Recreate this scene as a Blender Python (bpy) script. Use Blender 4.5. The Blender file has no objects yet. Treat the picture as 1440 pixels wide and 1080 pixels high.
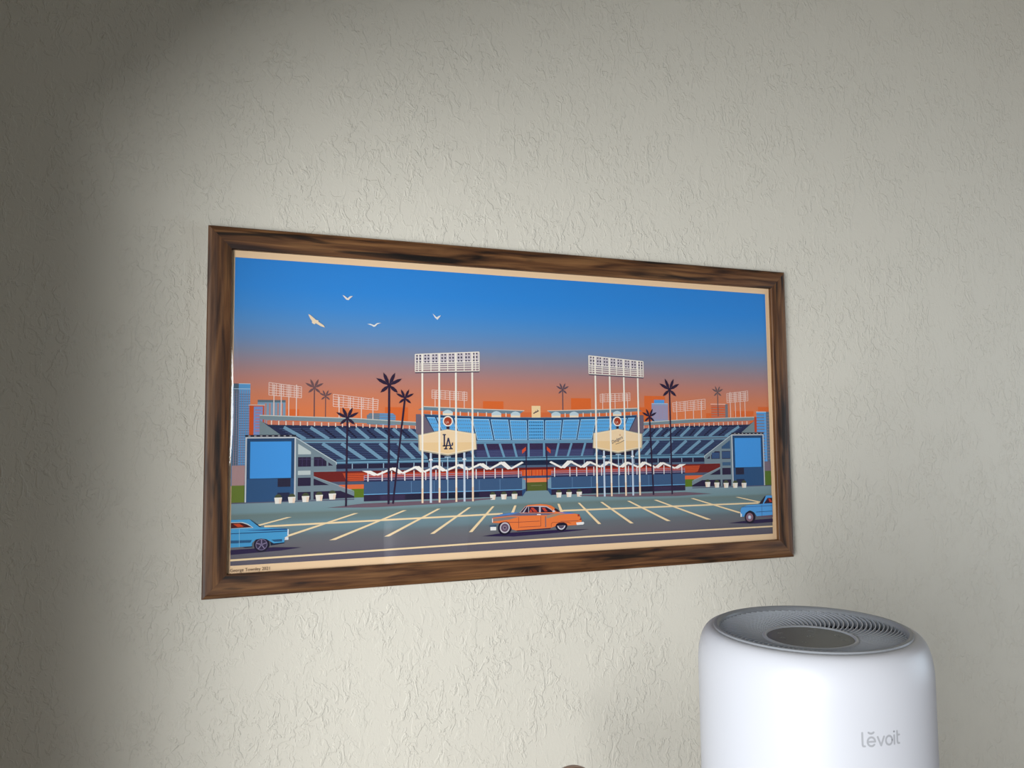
import bpy, bmesh, math, random
from math import sin, cos, pi, radians
from mathutils import Vector, Matrix

random.seed(7)
S = bpy.context.scene
COL = S.collection

# ---------------------------------------------------------------- camera
FZ = 1.05                                   # height of the picture frame's lower edge
cam_d = bpy.data.cameras.new('camera')
cam_d.sensor_width = 36.0
cam_d.lens = 1129.0 / 1440.0 * 36.0
cam_d.clip_start = 0.02
cam = bpy.data.objects.new('camera', cam_d)
COL.objects.link(cam)
YAW, PITCH, ROLL = radians(20.95999637), radians(4.24531108), radians(-0.54184147)
_f = Vector((sin(YAW) * cos(PITCH), cos(YAW) * cos(PITCH), sin(PITCH)))
_r = Vector((cos(YAW), -sin(YAW), 0))
_u = _r.cross(_f)
cr, sr = cos(ROLL), sin(ROLL)
_r, _u = cr * _r + sr * _u, -sr * _r + cr * _u
CAM = Vector((0.0, -1.20804, FZ + 0.20889))
cam.matrix_world = Matrix(((_r.x, _u.x, -_f.x, CAM.x), (_r.y, _u.y, -_f.y, CAM.y),
                           (_r.z, _u.z, -_f.z, CAM.z), (0, 0, 0, 1)))
S.camera = cam

# ---------------------------------------------------------------- light
S.view_settings.view_transform = 'Standard'
S.view_settings.look = 'None'
S.view_settings.gamma = 1.0
S.view_settings.use_curve_mapping = False
S.view_settings.exposure = -0.06
S.render.film_transparent = False

W = bpy.data.worlds.new('world')
S.world = W
W.use_nodes = True
W.node_tree.nodes['Background'].inputs[0].default_value = (0.78, 0.88, 1.0, 1)
W.node_tree.nodes['Background'].inputs[1].default_value = 0.5

# room extents
XL, XR, YB, ZC = -0.33, 2.75, -5.2, 2.62
WY0, WY1, WZ0, WZ1 = -2.20, -0.41, 0.40, 1.60       # window opening in the left wall

def area(name, loc, rot, sx, sy, power, col):
    d = bpy.data.lights.new(name, 'AREA')
    d.shape = 'RECTANGLE'; d.size = sx; d.size_y = sy
    d.energy = power; d.color = col
    o = bpy.data.objects.new(name, d); COL.objects.link(o)
    o.location = loc; o.rotation_euler = rot
    return o
# bright sky outside the window, low to the rear left
_n = Vector((cos(0.95), sin(0.95), 0.03)).normalized()
area('window_daylight', (-2.1, -2.72, 0.88), _n.to_track_quat('-Z', 'Z').to_euler(), 1.7, 1.7, 198.0, (0.97, 0.985, 1.0))
# added weak bluish fill from the right, through an unseen made-up window
RY0, RY1, RZ0, RZ1 = -1.85, -0.60, 0.70, 1.75
area('right_fill_light', (XR + 0.12, (RY0 + RY1) / 2, (RZ0 + RZ1) / 2), (0, radians(90), 0), RZ1 - RZ0, RY1 - RY0, 19.0, (0.72, 0.86, 1.0))

# ---------------------------------------------------------------- materials
def srgb(c):
    return tuple(((v / 255.0) / 12.92 if v / 255.0 <= 0.04045 else ((v / 255.0 + 0.055) / 1.055) ** 2.4) for v in c)

def mat(name, col, rough=0.5, spec=0.5, metal=0.0, coat=0.0):
    m = bpy.data.materials.new(name); m.use_nodes = True
    b = m.node_tree.nodes['Principled BSDF']
    b.inputs['Base Color'].default_value = (*srgb(col), 1)
    b.inputs['Roughness'].default_value = rough
    b.inputs['Specular IOR Level'].default_value = spec
    b.inputs['Metallic'].default_value = metal
    b.inputs['Coat Weight'].default_value = coat
    return m

def N(m, t, **kw):
    n = m.node_tree.nodes.new(t)
    for k, v in kw.items(): setattr(n, k, v)
    return n
def L(m, a, b): m.node_tree.links.new(a, b)

def grain(m, scale, strength, dist, detail=4.0):
    """fine procedural relief and a little colour variation"""
    b = m.node_tree.nodes['Principled BSDF']
    tc = N(m, 'ShaderNodeTexCoord')
    n = N(m, 'ShaderNodeTexNoise'); n.inputs['Scale'].default_value = scale
    n.inputs['Detail'].default_value = detail
    L(m, tc.outputs['Object'], n.inputs['Vector'])
    bp = N(m, 'ShaderNodeBump'); bp.inputs['Strength'].default_value = strength
    bp.inputs['Distance'].default_value = dist
    L(m, n.outputs['Fac'], bp.inputs['Height']); L(m, bp.outputs['Normal'], b.inputs['Normal'])
    return m

def plaster(name, col):
    """knock-down textured wall paint: flattened plaster islands with soft rims"""
    m = mat(name, col, 0.62, 0.35)
    b = m.node_tree.nodes['Principled BSDF']
    tc = N(m, 'ShaderNodeTexCoord')
    def isl(scale, lo, hi, dist, off, stretch=(1, 1, 1)):
        mp = N(m, 'ShaderNodeMapping'); mp.inputs['Location'].default_value = off
        mp.inputs['Scale'].default_value = stretch
        L(m, tc.outputs['Object'], mp.inputs['Vector'])
        n = N(m, 'ShaderNodeTexNoise'); n.inputs['Scale'].default_value = scale
        n.inputs['Detail'].default_value = 3.0; n.inputs['Roughness'].default_value = 0.55
        n.inputs['Distortion'].default_value = dist
        L(m, mp.outputs['Vector'], n.inputs['Vector'])
        r = N(m, 'ShaderNodeMapRange'); r.interpolation_type = 'SMOOTHSTEP'
        r.inputs['From Min'].default_value = lo; r.inputs['From Max'].default_value = hi
        L(m, n.outputs['Fac'], r.inputs['Value'])
        return r.outputs['Result']
    a = isl(62, 0.52, 0.575, 0.8, (0, 0, 0), (1.0, 1, 0.62))
    c = isl(125, 0.54, 0.61, 1.2, (3, 1, 7), (1.0, 1, 0.6))
    d = isl(11, 0.30, 0.60, 0.3, (9, 4, 2))
    mul = N(m, 'ShaderNodeMath', operation='MULTIPLY'); L(m, c, mul.inputs[0]); mul.inputs[1].default_value = 0.55
    ad = N(m, 'ShaderNodeMath', operation='ADD'); L(m, a, ad.inputs[0]); L(m, mul.outputs[0], ad.inputs[1])
    mu2 = N(m, 'ShaderNodeMath', operation='MULTIPLY'); L(m, ad.outputs[0], mu2.inputs[0]); L(m, d, mu2.inputs[1])
    fine = N(m, 'ShaderNodeTexNoise'); fine.inputs['Scale'].default_value = 260; fine.inputs['Detail'].default_value = 4
    L(m, tc.outputs['Object'], fine.inputs['Vector'])
    f2 = N(m, 'ShaderNodeMath', operation='MULTIPLY'); L(m, fine.outputs['Fac'], f2.inputs[0]); f2.inputs[1].default_value = 0.22
    ad2 = N(m, 'ShaderNodeMath', operation='ADD'); L(m, mu2.outputs[0], ad2.inputs[0]); L(m, f2.outputs[0], ad2.inputs[1])
    bp = N(m, 'ShaderNodeBump'); bp.inputs['Strength'].default_value = 0.55; bp.inputs['Distance'].default_value = 0.0013
    L(m, ad2.outputs[0], bp.inputs['Height']); L(m, bp.outputs['Normal'], b.inputs['Normal'])
    return m

def wood(name, light, mid, dark, scale=1.0, rough=0.45):
    """long grain along local X with near-black veins"""
    m = mat(name, mid, rough, 0.4)
    b = m.node_tree.nodes['Principled BSDF']
    tc = N(m, 'ShaderNodeTexCoord')
    mp = N(m, 'ShaderNodeMapping'); mp.inputs['Scale'].default_value = (7.0 * scale, 110 * scale, 110 * scale)
    L(m, tc.outputs['Object'], mp.inputs['Vector'])
    n1 = N(m, 'ShaderNodeTexNoise'); n1.inputs['Scale'].default_value = 1.0; n1.inputs['Detail'].default_value = 5
    n1.inputs['Distortion'].default_value = 0.5
    L(m, mp.outputs['Vector'], n1.inputs['Vector'])
    r1 = N(m, 'ShaderNodeValToRGB')
    r1.color_ramp.elements[0].position = 0.32; r1.color_ramp.elements[0].color = (*srgb(dark), 1)
    r1.color_ramp.elements[1].position = 0.66; r1.color_ramp.elements[1].color = (*srgb(light), 1)
    e = r1.color_ramp.elements.new(0.47); e.color = (*srgb(mid), 1)
    L(m, n1.outputs['Fac'], r1.inputs['Fac'])
    # fine pores
    mp2 = N(m, 'ShaderNodeMapping'); mp2.inputs['Scale'].default_value = (14 * scale, 420 * scale, 420 * scale)
    L(m, tc.outputs['Object'], mp2.inputs['Vector'])
    n2 = N(m, 'ShaderNodeTexNoise'); n2.inputs['Scale'].default_value = 1.0; n2.inputs['Detail'].default_value = 3
    L(m, mp2.outputs['Vector'], n2.inputs['Vector'])
    # dark veins
    mp3 = N(m, 'ShaderNodeMapping'); mp3.inputs['Scale'].default_value = (6.5 * scale, 62 * scale, 62 * scale)
    mp3.inputs['Location'].default_value = (5.3, 2.1, 0.7)
    L(m, tc.outputs['Object'], mp3.inputs['Vector'])
    n3 = N(m, 'ShaderNodeTexNoise'); n3.inputs['Scale'].default_value = 1.0; n3.inputs['Detail'].default_value = 2.5
    n3.inputs['Distortion'].default_value = 0.55
    L(m, mp3.outputs['Vector'], n3.inputs['Vector'])
    vr = N(m, 'ShaderNodeMapRange'); vr.inputs['From Min'].default_value = 0.33; vr.inputs['From Max'].default_value = 0.45
    vr.inputs['To Min'].default_value = 0.12; vr.inputs['To Max'].default_value = 1.0
    L(m, n3.outputs['Fac'], vr.inputs['Value'])
    pr = N(m, 'ShaderNodeMapRange'); pr.inputs['From Min'].default_value = 0.3; pr.inputs['From Max'].default_value = 0.7
    pr.inputs['To Min'].default_value = 0.78; pr.inputs['To Max'].default_value = 1.12
    L(m, n2.outputs['Fac'], pr.inputs['Value'])
    mu = N(m, 'ShaderNodeMath', operation='MULTIPLY'); L(m, vr.outputs[0], mu.inputs[0]); L(m, pr.outputs[0], mu.inputs[1])
    mx = N(m, 'ShaderNodeVectorMath', operation='SCALE')
    L(m, r1.outputs['Color'], mx.inputs[0]); L(m, mu.outputs[0], mx.inputs['Scale'])
    L(m, mx.outputs[0], b.inputs['Base Color'])
    bp = N(m, 'ShaderNodeBump'); bp.inputs['Strength'].default_value = 0.25; bp.inputs['Distance'].default_value = 0.0004
    L(m, n2.outputs['Fac'], bp.inputs['Height']); L(m, bp.outputs['Normal'], b.inputs['Normal'])
    return m

M_WALL = plaster('textured_wall_paint', (214, 209, 196))
M_WALL2 = plaster('warm_bounce_paint', (196, 166, 138))  # unseen walls, toned warmer and darker to warm the bounced light
M_CEIL = grain(mat('ceiling_paint', (206, 196, 180), 0.9), 120, 0.3, 0.001)
M_FLOOR = grain(mat('brown_carpet', (128, 104, 82), 0.95, 0.1), 400, 0.6, 0.003)
M_TRIM = grain(mat('white_trim_paint', (232, 230, 224), 0.4), 60, 0.05, 0.0005)
M_FRAME = wood('dark_walnut_foil', (122, 84, 50), (88, 55, 30), (40, 21, 12), 1.0, 0.5)
M_TABLE = wood('table_wood', (168, 124, 84), (140, 98, 62), (96, 62, 38), 0.7, 0.4)
M_JAR = wood('turned_wood', (188, 140, 112), (166, 118, 92), (128, 86, 62), 1.6, 0.35)
M_WHITE = grain(mat('white_plastic', (198, 199, 205), 0.40, 0.45), 900, 0.04, 0.0002)
M_RING = grain(mat('grey_plastic', (146, 149, 154), 0.38, 0.4), 900, 0.05, 0.0002)
M_FIN = grain(mat('fin_grey_plastic', (204, 209, 218), 0.30, 0.5), 900, 0.05, 0.0002)
M_DARK = grain(mat('dark_inner_plastic', (22, 22, 24), 0.6, 0.3), 500, 0.05, 0.0002)
M_PANEL = grain(mat('charcoal_panel', (96, 99, 97), 0.36, 0.35), 700, 0.05, 0.0002)
M_ICON = grain(mat('icon_print', (196, 200, 200), 0.5), 500, 0.02, 0.0001)
M_LOGO = grain(mat('grey_lettering', (164, 165, 170), 0.45), 500, 0.02, 0.0001)
M_BOARD = grain(mat('backing_board', (70, 56, 44), 0.8), 200, 0.2, 0.0003)

def clear_sheet(name, tint=(1, 1, 1), ripple=0.0):
    """thin clear sheet: straight-through transmission plus Fresnel reflection"""
    m = bpy.data.materials.new(name); m.use_nodes = True
    nt = m.node_tree; nt.nodes.clear()
    out = N(m, 'ShaderNodeOutputMaterial')
    tr = N(m, 'ShaderNodeBsdfTransparent'); tr.inputs[0].default_value = (*tint, 1)
    gl = N(m, 'ShaderNodeBsdfGlossy'); gl.inputs['Roughness'].default_value = 0.015
    # Schlick reflectance, the same from both faces of the sheet
    lw = N(m, 'ShaderNodeLayerWeight'); lw.inputs['Blend'].default_value = 0.5
    pw = N(m, 'ShaderNodeMath', operation='POWER'); L(m, lw.outputs['Facing'], pw.inputs[0]); pw.inputs[1].default_value = 5.0
    fr = N(m, 'ShaderNodeMath', operation='MULTIPLY_ADD'); L(m, pw.outputs[0], fr.inputs[0])
    fr.inputs[1].default_value = 0.955; fr.inputs[2].default_value = 0.045
    mx = N(m, 'ShaderNodeMixShader')
    if ripple:
        tc = N(m, 'ShaderNodeTexCoord')
        n = N(m, 'ShaderNodeTexNoise'); n.inputs['Scale'].default_value = 7.0; n.inputs['Detail'].default_value = 1.0
        L(m, tc.outputs['Object'], n.inputs['Vector'])
        bp = N(m, 'ShaderNodeBump'); bp.inputs['Strength'].default_value = 1.0; bp.inputs['Distance'].default_value = ripple
        L(m, n.outputs['Fac'], bp.inputs['Height'])
        L(m, bp.outputs['Normal'], gl.inputs['Normal']); L(m, bp.outputs['Normal'], lw.inputs['Normal'])
    L(m, fr.outputs[0], mx.inputs[0]); L(m, tr.outputs[0], mx.inputs[1]); L(m, gl.outputs[0], mx.inputs[2])
    L(m, mx.outputs[0], out.inputs[0])
    return m
M_ACRYL = clear_sheet('clear_acrylic', (0.97, 0.97, 0.97), 0.0012)
M_PANE = clear_sheet('window_glass', (0.98, 0.99, 0.99))

# ---------------------------------------------------------------- mesh helpers
def obj(name, verts, faces, m, parent=None, smooth=False, loc=(0, 0, 0), rot=(0, 0, 0)):
    me = bpy.data.meshes.new(name)
    me.from_pydata([tuple(v) for v in verts], [], faces)
    me.update()
    if smooth:
        for p in me.polygons: p.use_smooth = True
    if m: me.materials.append(m)
    o = bpy.data.objects.new(name, me); COL.objects.link(o)
    o.location = loc; o.rotation_euler = rot
    if parent: o.parent = parent
    return o

def empty(name, loc, label, cat, group=None):
    o = bpy.data.objects.new(name, None); COL.objects.link(o)
    o.empty_display_size = 0.05
    o.location = loc; o['label'] = label; o['category'] = cat
    if group: o['group'] = group
    return o

def boxes(lst):
    V, F = [], []
    for (x0, y0, z0, x1, y1, z1) in lst:
        b = len(V)
        V += [(x0, y0, z0), (x1, y0, z0), (x1, y1, z0), (x0, y1, z0), (x0, y0, z1), (x1, y0, z1), (x1, y1, z1), (x0, y1, z1)]
        F += [tuple(b + i for i in f) for f in ((3, 2, 1, 0), (4, 5, 6, 7), (0, 1, 5, 4), (1, 2, 6, 5), (2, 3, 7, 6), (3, 0, 4, 7))]
    return V, F

def lathe(prof, n=96, close=False):
    """prof: list of (r, z); returns verts, faces around Z"""
    V, F, rows = [], [], []
    for r, z in prof:
        if r < 1e-7:
            rows.append([len(V)]); V.append((0, 0, z))
        else:
            rows.append(list(range(len(V), len(V) + n)))
            V += [(r * cos(2 * pi * i / n), r * sin(2 * pi * i / n), z) for i in range(n)]
    pairs = list(zip(rows, rows[1:])) + ([(rows[-1], rows[0])] if close else [])
    for a, b in pairs:
        for i in range(n):
            j = (i + 1) % n
            if len(a) == 1 and len(b) == 1: continue
            if len(a) == 1: F.append((a[0], b[j], b[i]))
            elif len(b) == 1: F.append((a[i], a[j], b[0]))
            else: F.append((a[i], a[j], b[j], b[i]))
    return V, F

def bevel(o, w, seg=2):
    md = o.modifiers.new('bevel', 'BEVEL'); md.width = w; md.segments = seg; md.limit_method = 'ANGLE'
    return o

def struct(o): o['kind'] = 'structure'; return o

# ---------------------------------------------------------------- room shell
T = 0.14
struct(obj('wall_back', *boxes([(XL - T, 0, 0, XR + T, T, ZC)]), M_WALL))
struct(obj('wall_rear', *boxes([(XL - T, YB - T, 0, XR + T, YB, ZC)]), M_WALL2))
struct(obj('wall_right', *boxes([(XR, YB, 0, XR + T, RY0, ZC), (XR, RY1, 0, XR + T, 0, ZC), (XR, RY0, 0, XR + T, RY1, RZ0), (XR, RY0, RZ1, XR + T, RY1, ZC)]), M_WALL2))
w2_ = struct(obj('fill_window', *boxes([(XR + .02, RY0, RZ0, XR + .07, RY1, RZ0 + .04), (XR + .02, RY0, RZ1 - .04, XR + .07, RY1, RZ1), (XR + .02, RY0, RZ0 + .04, XR + .07, RY0 + .04, RZ1 - .04),
                                     (XR + .02, RY1 - .04, RZ0 + .04, XR + .07, RY1, RZ1 - .04), (XR + .025, (RY0 + RY1) / 2 - .02, RZ0 + .04, XR + .065, (RY0 + RY1) / 2 + .02, RZ1 - .04)]), M_TRIM))  # unseen window, added to carry the fill light from the right
for a, b in ((RY0 + .04, (RY0 + RY1) / 2 - .02), ((RY0 + RY1) / 2 + .02, RY1 - .04)):
    obj('pane', [(XR + .045, a, RZ0 + .04), (XR + .045, b, RZ0 + .04), (XR + .045, b, RZ1 - .04), (XR + .045, a, RZ1 - .04)], [(0, 1, 2, 3)], M_PANE, w2_)
struct(obj('wall_left', *boxes([(XL - T, YB, 0, XL, WY0, ZC), (XL - T, WY1, 0, XL, 0, ZC),
                                (XL - T, WY0, 0, XL, WY1, WZ0), (XL - T, WY0, WZ1, XL, WY1, ZC)]), M_WALL))
struct(obj('floor', *boxes([(XL - T, YB - T, -0.1, XR + T, T, 0)]), M_FLOOR))
struct(obj('ceiling', *boxes([(XL - T, YB - T, ZC, XR + T, T, ZC + 0.1)]), M_CEIL))
struct(obj('baseboard_back', *boxes([(XL, -0.014, 0, XR, 0, 0.09)]), M_TRIM))
struct(obj('baseboard_right', *boxes([(XR - 0.014, YB, 0, XR, -0.014, 0.09)]), M_TRIM))
# window in the left wall: outer frame, meeting rail, two panes
fw = 0.025
wn = struct(obj('window_1', *boxes([(XL - 0.04, WY0, WZ0, XL + 0.006, WY1, WZ0 + fw), (XL - 0.04, WY0, WZ1 - fw, XL + 0.006, WY1, WZ1),
                                    (XL - 0.04, WY0, WZ0 + fw, XL + 0.006, WY0 + fw, WZ1 - fw), (XL - 0.04, WY1 - fw, WZ0 + fw, XL + 0.006, WY1, WZ1 - fw)]), M_TRIM))
obj('pane', [(XL - 0.02, WY0 + fw, WZ0 + fw), (XL - 0.02, WY1 - fw, WZ0 + fw), (XL - 0.02, WY1 - fw, WZ1 - fw), (XL - 0.02, WY0 + fw, WZ1 - fw)], [(0, 1, 2, 3)], M_PANE, wn)
obj('sill', *boxes([(XL + 0.006, WY0 - .02, WZ0 - 0.02, XL + 0.03, WY1 + .02, WZ0)]), M_TRIM, wn)

# ---------------------------------------------------------------- framed print
FW, FH = 1.0, 0.521                       # outer size of the frame (m)
print_t = empty('framed_print', (FW / 2, 0, FZ),
                'wide stadium print in a dark walnut-coloured wooden frame hanging on the textured wall', 'picture')
# moulding section: (distance in from the outer edge, distance out from the wall)
SEC = [(0.0, 0.001), (0.0, 0.0145), (0.0012, 0.0160), (0.0045, 0.0168), (0.0060, 0.0176), (0.013, 0.0180), (0.022, 0.0178),
       (0.0295, 0.0171), (0.0312, 0.0167), (0.0320, 0.0158), (0.0322, 0.0090), (0.0322, 0.001)]
def rail(length):
    """mitred moulding, long axis local X from 0 to length, width towards local Z, out of the wall = local -Y"""
    V, F = [], []
    n = len(SEC)
    for e in (0, 1):
        for s, d in SEC:
            V.append((s if e == 0 else length - s, -d, s))
    for i in range(n):
        j = (i + 1) % n
        F.append((i, j, n + j, n + i))
    F.append(tuple(range(n - 1, -1, -1))); F.append(tuple(range(n, 2 * n)))
    return V, F
for nm, ln, loc, ry, off in (('bottom', FW, (-FW / 2, 0, 0), 0, 0), ('top', FW, (FW / 2, 0, FH), pi, 1),
                             ('left', FH, (-FW / 2, 0, FH), pi / 2, 2), ('right', FH, (FW / 2, 0, 0), -pi / 2, 3)):
    V, F = rail(ln)
    V = [(x + off * 1.37, y, z + off * 0.31) for x, y, z in V]    # each rail shows its own stretch of grain
    o = obj('frame_rail', V, F, M_FRAME, print_t)
    R3 = Matrix.Rotation(ry, 4, 'Y')
    o.matrix_local = Matrix.Translation(Vector(loc)) @ R3 @ Matrix.Translation(Vector((-off * 1.37, 0, -off * 0.31)))
obj('backing_board', *boxes([(-FW / 2 + 0.030, -0.0092, 0.030, FW / 2 - 0.030, -0.003, FH - 0.030)]), M_BOARD, print_t)

# clear sheet in front of the print; its left edge curls back a little
nx, nz = 60, 40
xs = [0.0305 + 0.022 * (i / 22.0) for i in range(22)] + [0.0525 + (0.9695 - 0.0525) * (i / (nx - 22.0)) for i in range(nx - 21)]
def curl(x, z):
    d = max(0.0, 1 - (x - 0.0305) / 0.016)
    t = (z - 0.215) / 0.235
    w = max(0.0, 1 - abs((z - 0.275) / 0.150) ** 2.2)
    return 0.0038 * w * d * d
V, F = [], []
for j in range(nz + 1):
    z = 0.0305 + (FH - 0.061) * j / nz
    for x in xs:
        V.append((x - FW / 2, -0.0149 + curl(x, z), z))
k = len(xs)
for j in range(nz):
    for i in range(k - 1):
        F.append((j * k + i, j * k + i + 1, (j + 1) * k + i + 1, (j + 1) * k + i))
obj('clear_sheet', V, F, M_ACRYL, print_t, smooth=True)

# ---- the printed picture, drawn as flat inks on the paper.  Units: millimetres,
# u to the right from the picture's axis of symmetry, v up from the frame's lower edge.
class Art:
    def __init__(s): s.V, s.F, s.C, s.lay = [], [], [], 0
    def up(s): s.lay += 1
    def poly(s, pts, col, mir=False, cols=None):
        s.up(); s._p(pts, col, cols)
        if mir: s._p([(-u, v) for u, v in pts][::-1], col, cols[::-1] if cols else None)
    def _p(s, pts, col, cols=None):
        b = len(s.V); s.V += [(u, v, s.lay) for u, v in pts]
        s.F.append(tuple(range(b, b + len(pts))))
        s.C.append(cols if cols else [col] * len(pts))
    def rect(s, u0, v0, u1, v1, col, mir=False): s.poly([(u0, v0), (u1, v0), (u1, v1), (u0, v1)], col, mir)
    def many(s, polys, col, mir=False, sub=2):
        base = s.lay                      # neighbours in a run lie on alternate ink layers
        for i, p in enumerate(polys):
            s.lay = base + 1 + i % sub
            s._p(p, col)
            if mir: s._p([(-u, v) for u, v in p][::-1], col)
        s.lay = base + min(sub, max(1, len(polys)))
    def seg(s, a, b, w):
        dx, dy = b[0] - a[0], b[1] - a[1]; l = math.hypot(dx, dy) or 1
        nx_, ny_ = -dy / l * w / 2, dx / l * w / 2
        return [(a[0] - nx_, a[1] - ny_), (b[0] - nx_, b[1] - ny_), (b[0] + nx_, b[1] + ny_), (a[0] + nx_, a[1] + ny_)]
    def lines(s, lst, w, col, mir=False): s.many([s.seg(a, b, w) for a, b in lst], col, mir)
    def path(s, pts, w, col, mir=False): s.lines(list(zip(pts, pts[1:])), w, col, mir)
    def disc(s, c, r, col, mir=False, ry=None, n=28):
        ry = ry or r
        s.poly([(c[0] + r * cos(2 * pi * i / n), c[1] + ry * sin(2 * pi * i / n)) for i in range(n)], col, mir)
    def grad(s, u0, u1, stops):
        s.up()
        for (va, ca), (vb, cb) in zip(stops, stops[1:]):
            s._p([(u0, va), (u1, va), (u1, vb), (u0, vb)], None, [ca, ca, cb, cb])
    def text(s, body, loc, size, col, rot=0.0, shear=0.0, sx=1.0, bold=0.0, align='LEFT'):
        cu = bpy.data.curves.new('t', 'FONT'); cu.body = body; cu.size = size; cu.shear = shear
        cu.offset = bold; cu.align_x = align; cu.resolution_u = 3
        o = bpy.data.objects.new('t', cu); COL.objects.link(o)
        dg = bpy.context.evaluated_depsgraph_get()
        me = bpy.data.meshes.new_from_object(o.evaluated_get(dg))
        s.up(); b = len(s.V); c_, s_ = cos(rot), sin(rot)
        for v in me.vertices:
            x, y = v.co.x * sx, v.co.y
            s.V.append((loc[0] + x * c_ - y * s_, loc[1] + x * s_ + y * c_, s.lay))
        for p in me.polygons:
            s.F.append(tuple(b + i for i in p.vertices)); s.C.append([col] * len(p.vertices))
        bpy.data.objects.remove(o); bpy.data.curves.remove(cu); bpy.data.meshes.remove(me)
A = Art()

# palette
CREAM = (250, 214, 172); NAVY = (34, 42, 78); INK = (44, 30, 58); WHITE = (250, 244, 236)
GREY = (124, 142, 152); ORANGE = (226, 104, 44); SLATE = (108, 148, 172); LBLUE = (122, 170, 200)

A.rect(-465.0, 25, 470.0, 492, CREAM)                                                   # paper
A.grad(-457, 453.5, [(228, (234, 126, 70)), (262, (228, 128, 80)), (283, (212, 130, 98)), (304, (192, 132, 120)), (322, (166, 136, 140)),
                     (342, (138, 142, 164)), (362, (112, 146, 190)), (385, (88, 148, 208)), (408, (66, 146, 220)), (435, (50, 142, 224)), (475.2, (46, 138, 222))])
A.grad(-457, 453.5, [(45, (98, 92, 106)), (57, (104, 100, 110)), (70, (110, 108, 114)), (82, (108, 116, 122)), (88, (112, 134, 142)),
                     (99, (116, 146, 156)), (106, (110, 132, 134)), (113, (112, 130, 128)), (117, (122, 150, 156)), (132, (132, 156, 166)), (229, (132, 156, 166))])
# --- hazy skyline
A.many([[(a, 225), (b, 225), (b, t), (a, t)] for a, b, t in ((-384, -367, 260.8), (-243, -208, 264.8), (-89, -55, 275.2), (62, 98, 281.6),
        (198, 238, 287), (187, 213, 267.7), (320, 334, 258.4), (378, 420, 262.3), (430, 453, 270))], (228, 108, 48), sub=9)
A.rect(419, 225, 428, 252, (200, 70, 30))
A.rect(-458, 154, -434, 296.3, (92, 158, 210)); A.rect(-457, 154, -449.5, 296.3, (74, 96, 112))
A.lines([((-457, 159 + 3.4 * i), (-434, 159 + 3.4 * i)) for i in range(37)], 1.0, (84, 116, 150))
A.lines([((-455 + 3.1 * i, 156), (-455 + 3.1 * i, 287)) for i in range(7)], 0.8, (150, 130, 150))
A.rect(-457, 288.5, -434, 289.3, (190, 214, 232)); A.rect(-449.5, 295.6, -434, 296.5, (190, 214, 232))
A.rect(-424, 228, -386, 272, (126, 158, 184)); A.rect(-424, 270.5, -386, 273.8, (90, 112, 124))
A.lines([((-413 + 5.6 * i, 240), (-413 + 5.6 * i, 269)) for i in range(5)], 2.0, (196, 130, 116))
A.rect(-435, 222, -415, 266.7, (206, 82, 30)); A.rect(-429, 222, -417, 264.3, (126, 148, 200)); A.rect(-436, 265.8, -414, 266.9, (220, 200, 190))
A.lines([((-427, 230 + 4.2 * i), (-419, 230 + 4.2 * i)) for i in range(8)], 1.0, (214, 110, 84))
A.poly([(-270, 238), (-227, 238), (-227, 252), (-231, 255.6), (-266, 255.6), (-270, 252)], (96, 152, 200))
A.poly([(-270, 238), (-251, 238), (-251, 255.6), (-266, 255.6), (-270, 252)], (104, 130, 146))
A.lines([((-270, 242 + 3.6 * i), (-227, 242 + 3.6 * i)) for i in range(4)], 1.0, (132, 124, 140))
A.rect(212, 240, 244, 274.5, (146, 160, 196)); A.rect(217, 274.5, 237, 280.6, (84, 158, 224)); A.rect(212, 273.6, 244, 274.8, (170, 200, 226))
A.lines([((215 + 3.0 * i, 247), (215 + 3.0 * i, 271)) for i in range(10)], 1.0, (190, 140, 150))
A.rect(331, 250, 360, 274, (222, 98, 54)); A.rect(360, 250, 365.5, 274.3, (122, 122, 130))
A.lines([((331, 253.5 + 4.4 * i), (360, 253.5 + 4.4 * i)) for i in range(5)], 1.6, (178, 132, 112)); A.rect(330, 273.6, 361, 274.8, (240, 214, 200))
A.rect(426, 172, 447, 261.5, (84, 160, 226)); A.rect(447, 172, 453.5, 261.5, (98, 116, 136))
A.lines([((426, 178 + 5.2 * i), (453.5, 178 + 5.2 * i)) for i in range(16)], 1.8, (136, 128, 140))
A.rect(443, 172, 446, 258, (100, 170, 232)); A.rect(425.5, 260.2, 447, 261.7, (190, 220, 238))

# --- distant floodlight racks
def rack(tl, tr, br, bl, nc, nr, w, col, mir=True):
    ls = []; lv = []
    for i in range(nr + 1):
        t = i / nr
        ls.append(((tl[0] + (bl[0] - tl[0]) * t, tl[1] + (bl[1] - tl[1]) * t), (tr[0] + (br[0] - tr[0]) * t, tr[1] + (br[1] - tr[1]) * t)))
    for i in range(nc + 1):
        t = i / nc
        lv.append(((tl[0] + (tr[0] - tl[0]) * t, tl[1] + (tr[1] - tl[1]) * t), (bl[0] + (br[0] - bl[0]) * t, bl[1] + (br[1] - bl[1]) * t)))
    A.lines(ls, w, col, mir); A.lines(lv, w, col, mir)
PK = (240, 214, 204)
rack((-409, 298.5), (-364, 293), (-364, 277.2), (-409, 280.8), 9, 5, 0.75, PK)
rack((-319, 283), (-253, 275.6), (-254, 260.4), (-319, 265.4), 9, 5, 0.75, PK)
rack((-171, 291.5), (-115, 288.7), (-115, 275.8), (-171, 278.9), 8, 4, 0.75, PK)
A.lines([((u, 250), (u, 296)) for u in (-402, -392, -381.5, -371)], 1.3, PK, True)
A.lines([((u, 244), (u, 279)) for u in (-310.5, -294.5, -278, -261)], 1.3, PK, True)
A.lines([((u, 262), (u, 290)) for u in (-166, -142.5, -119.5)], 1.2, PK, True)

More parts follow.
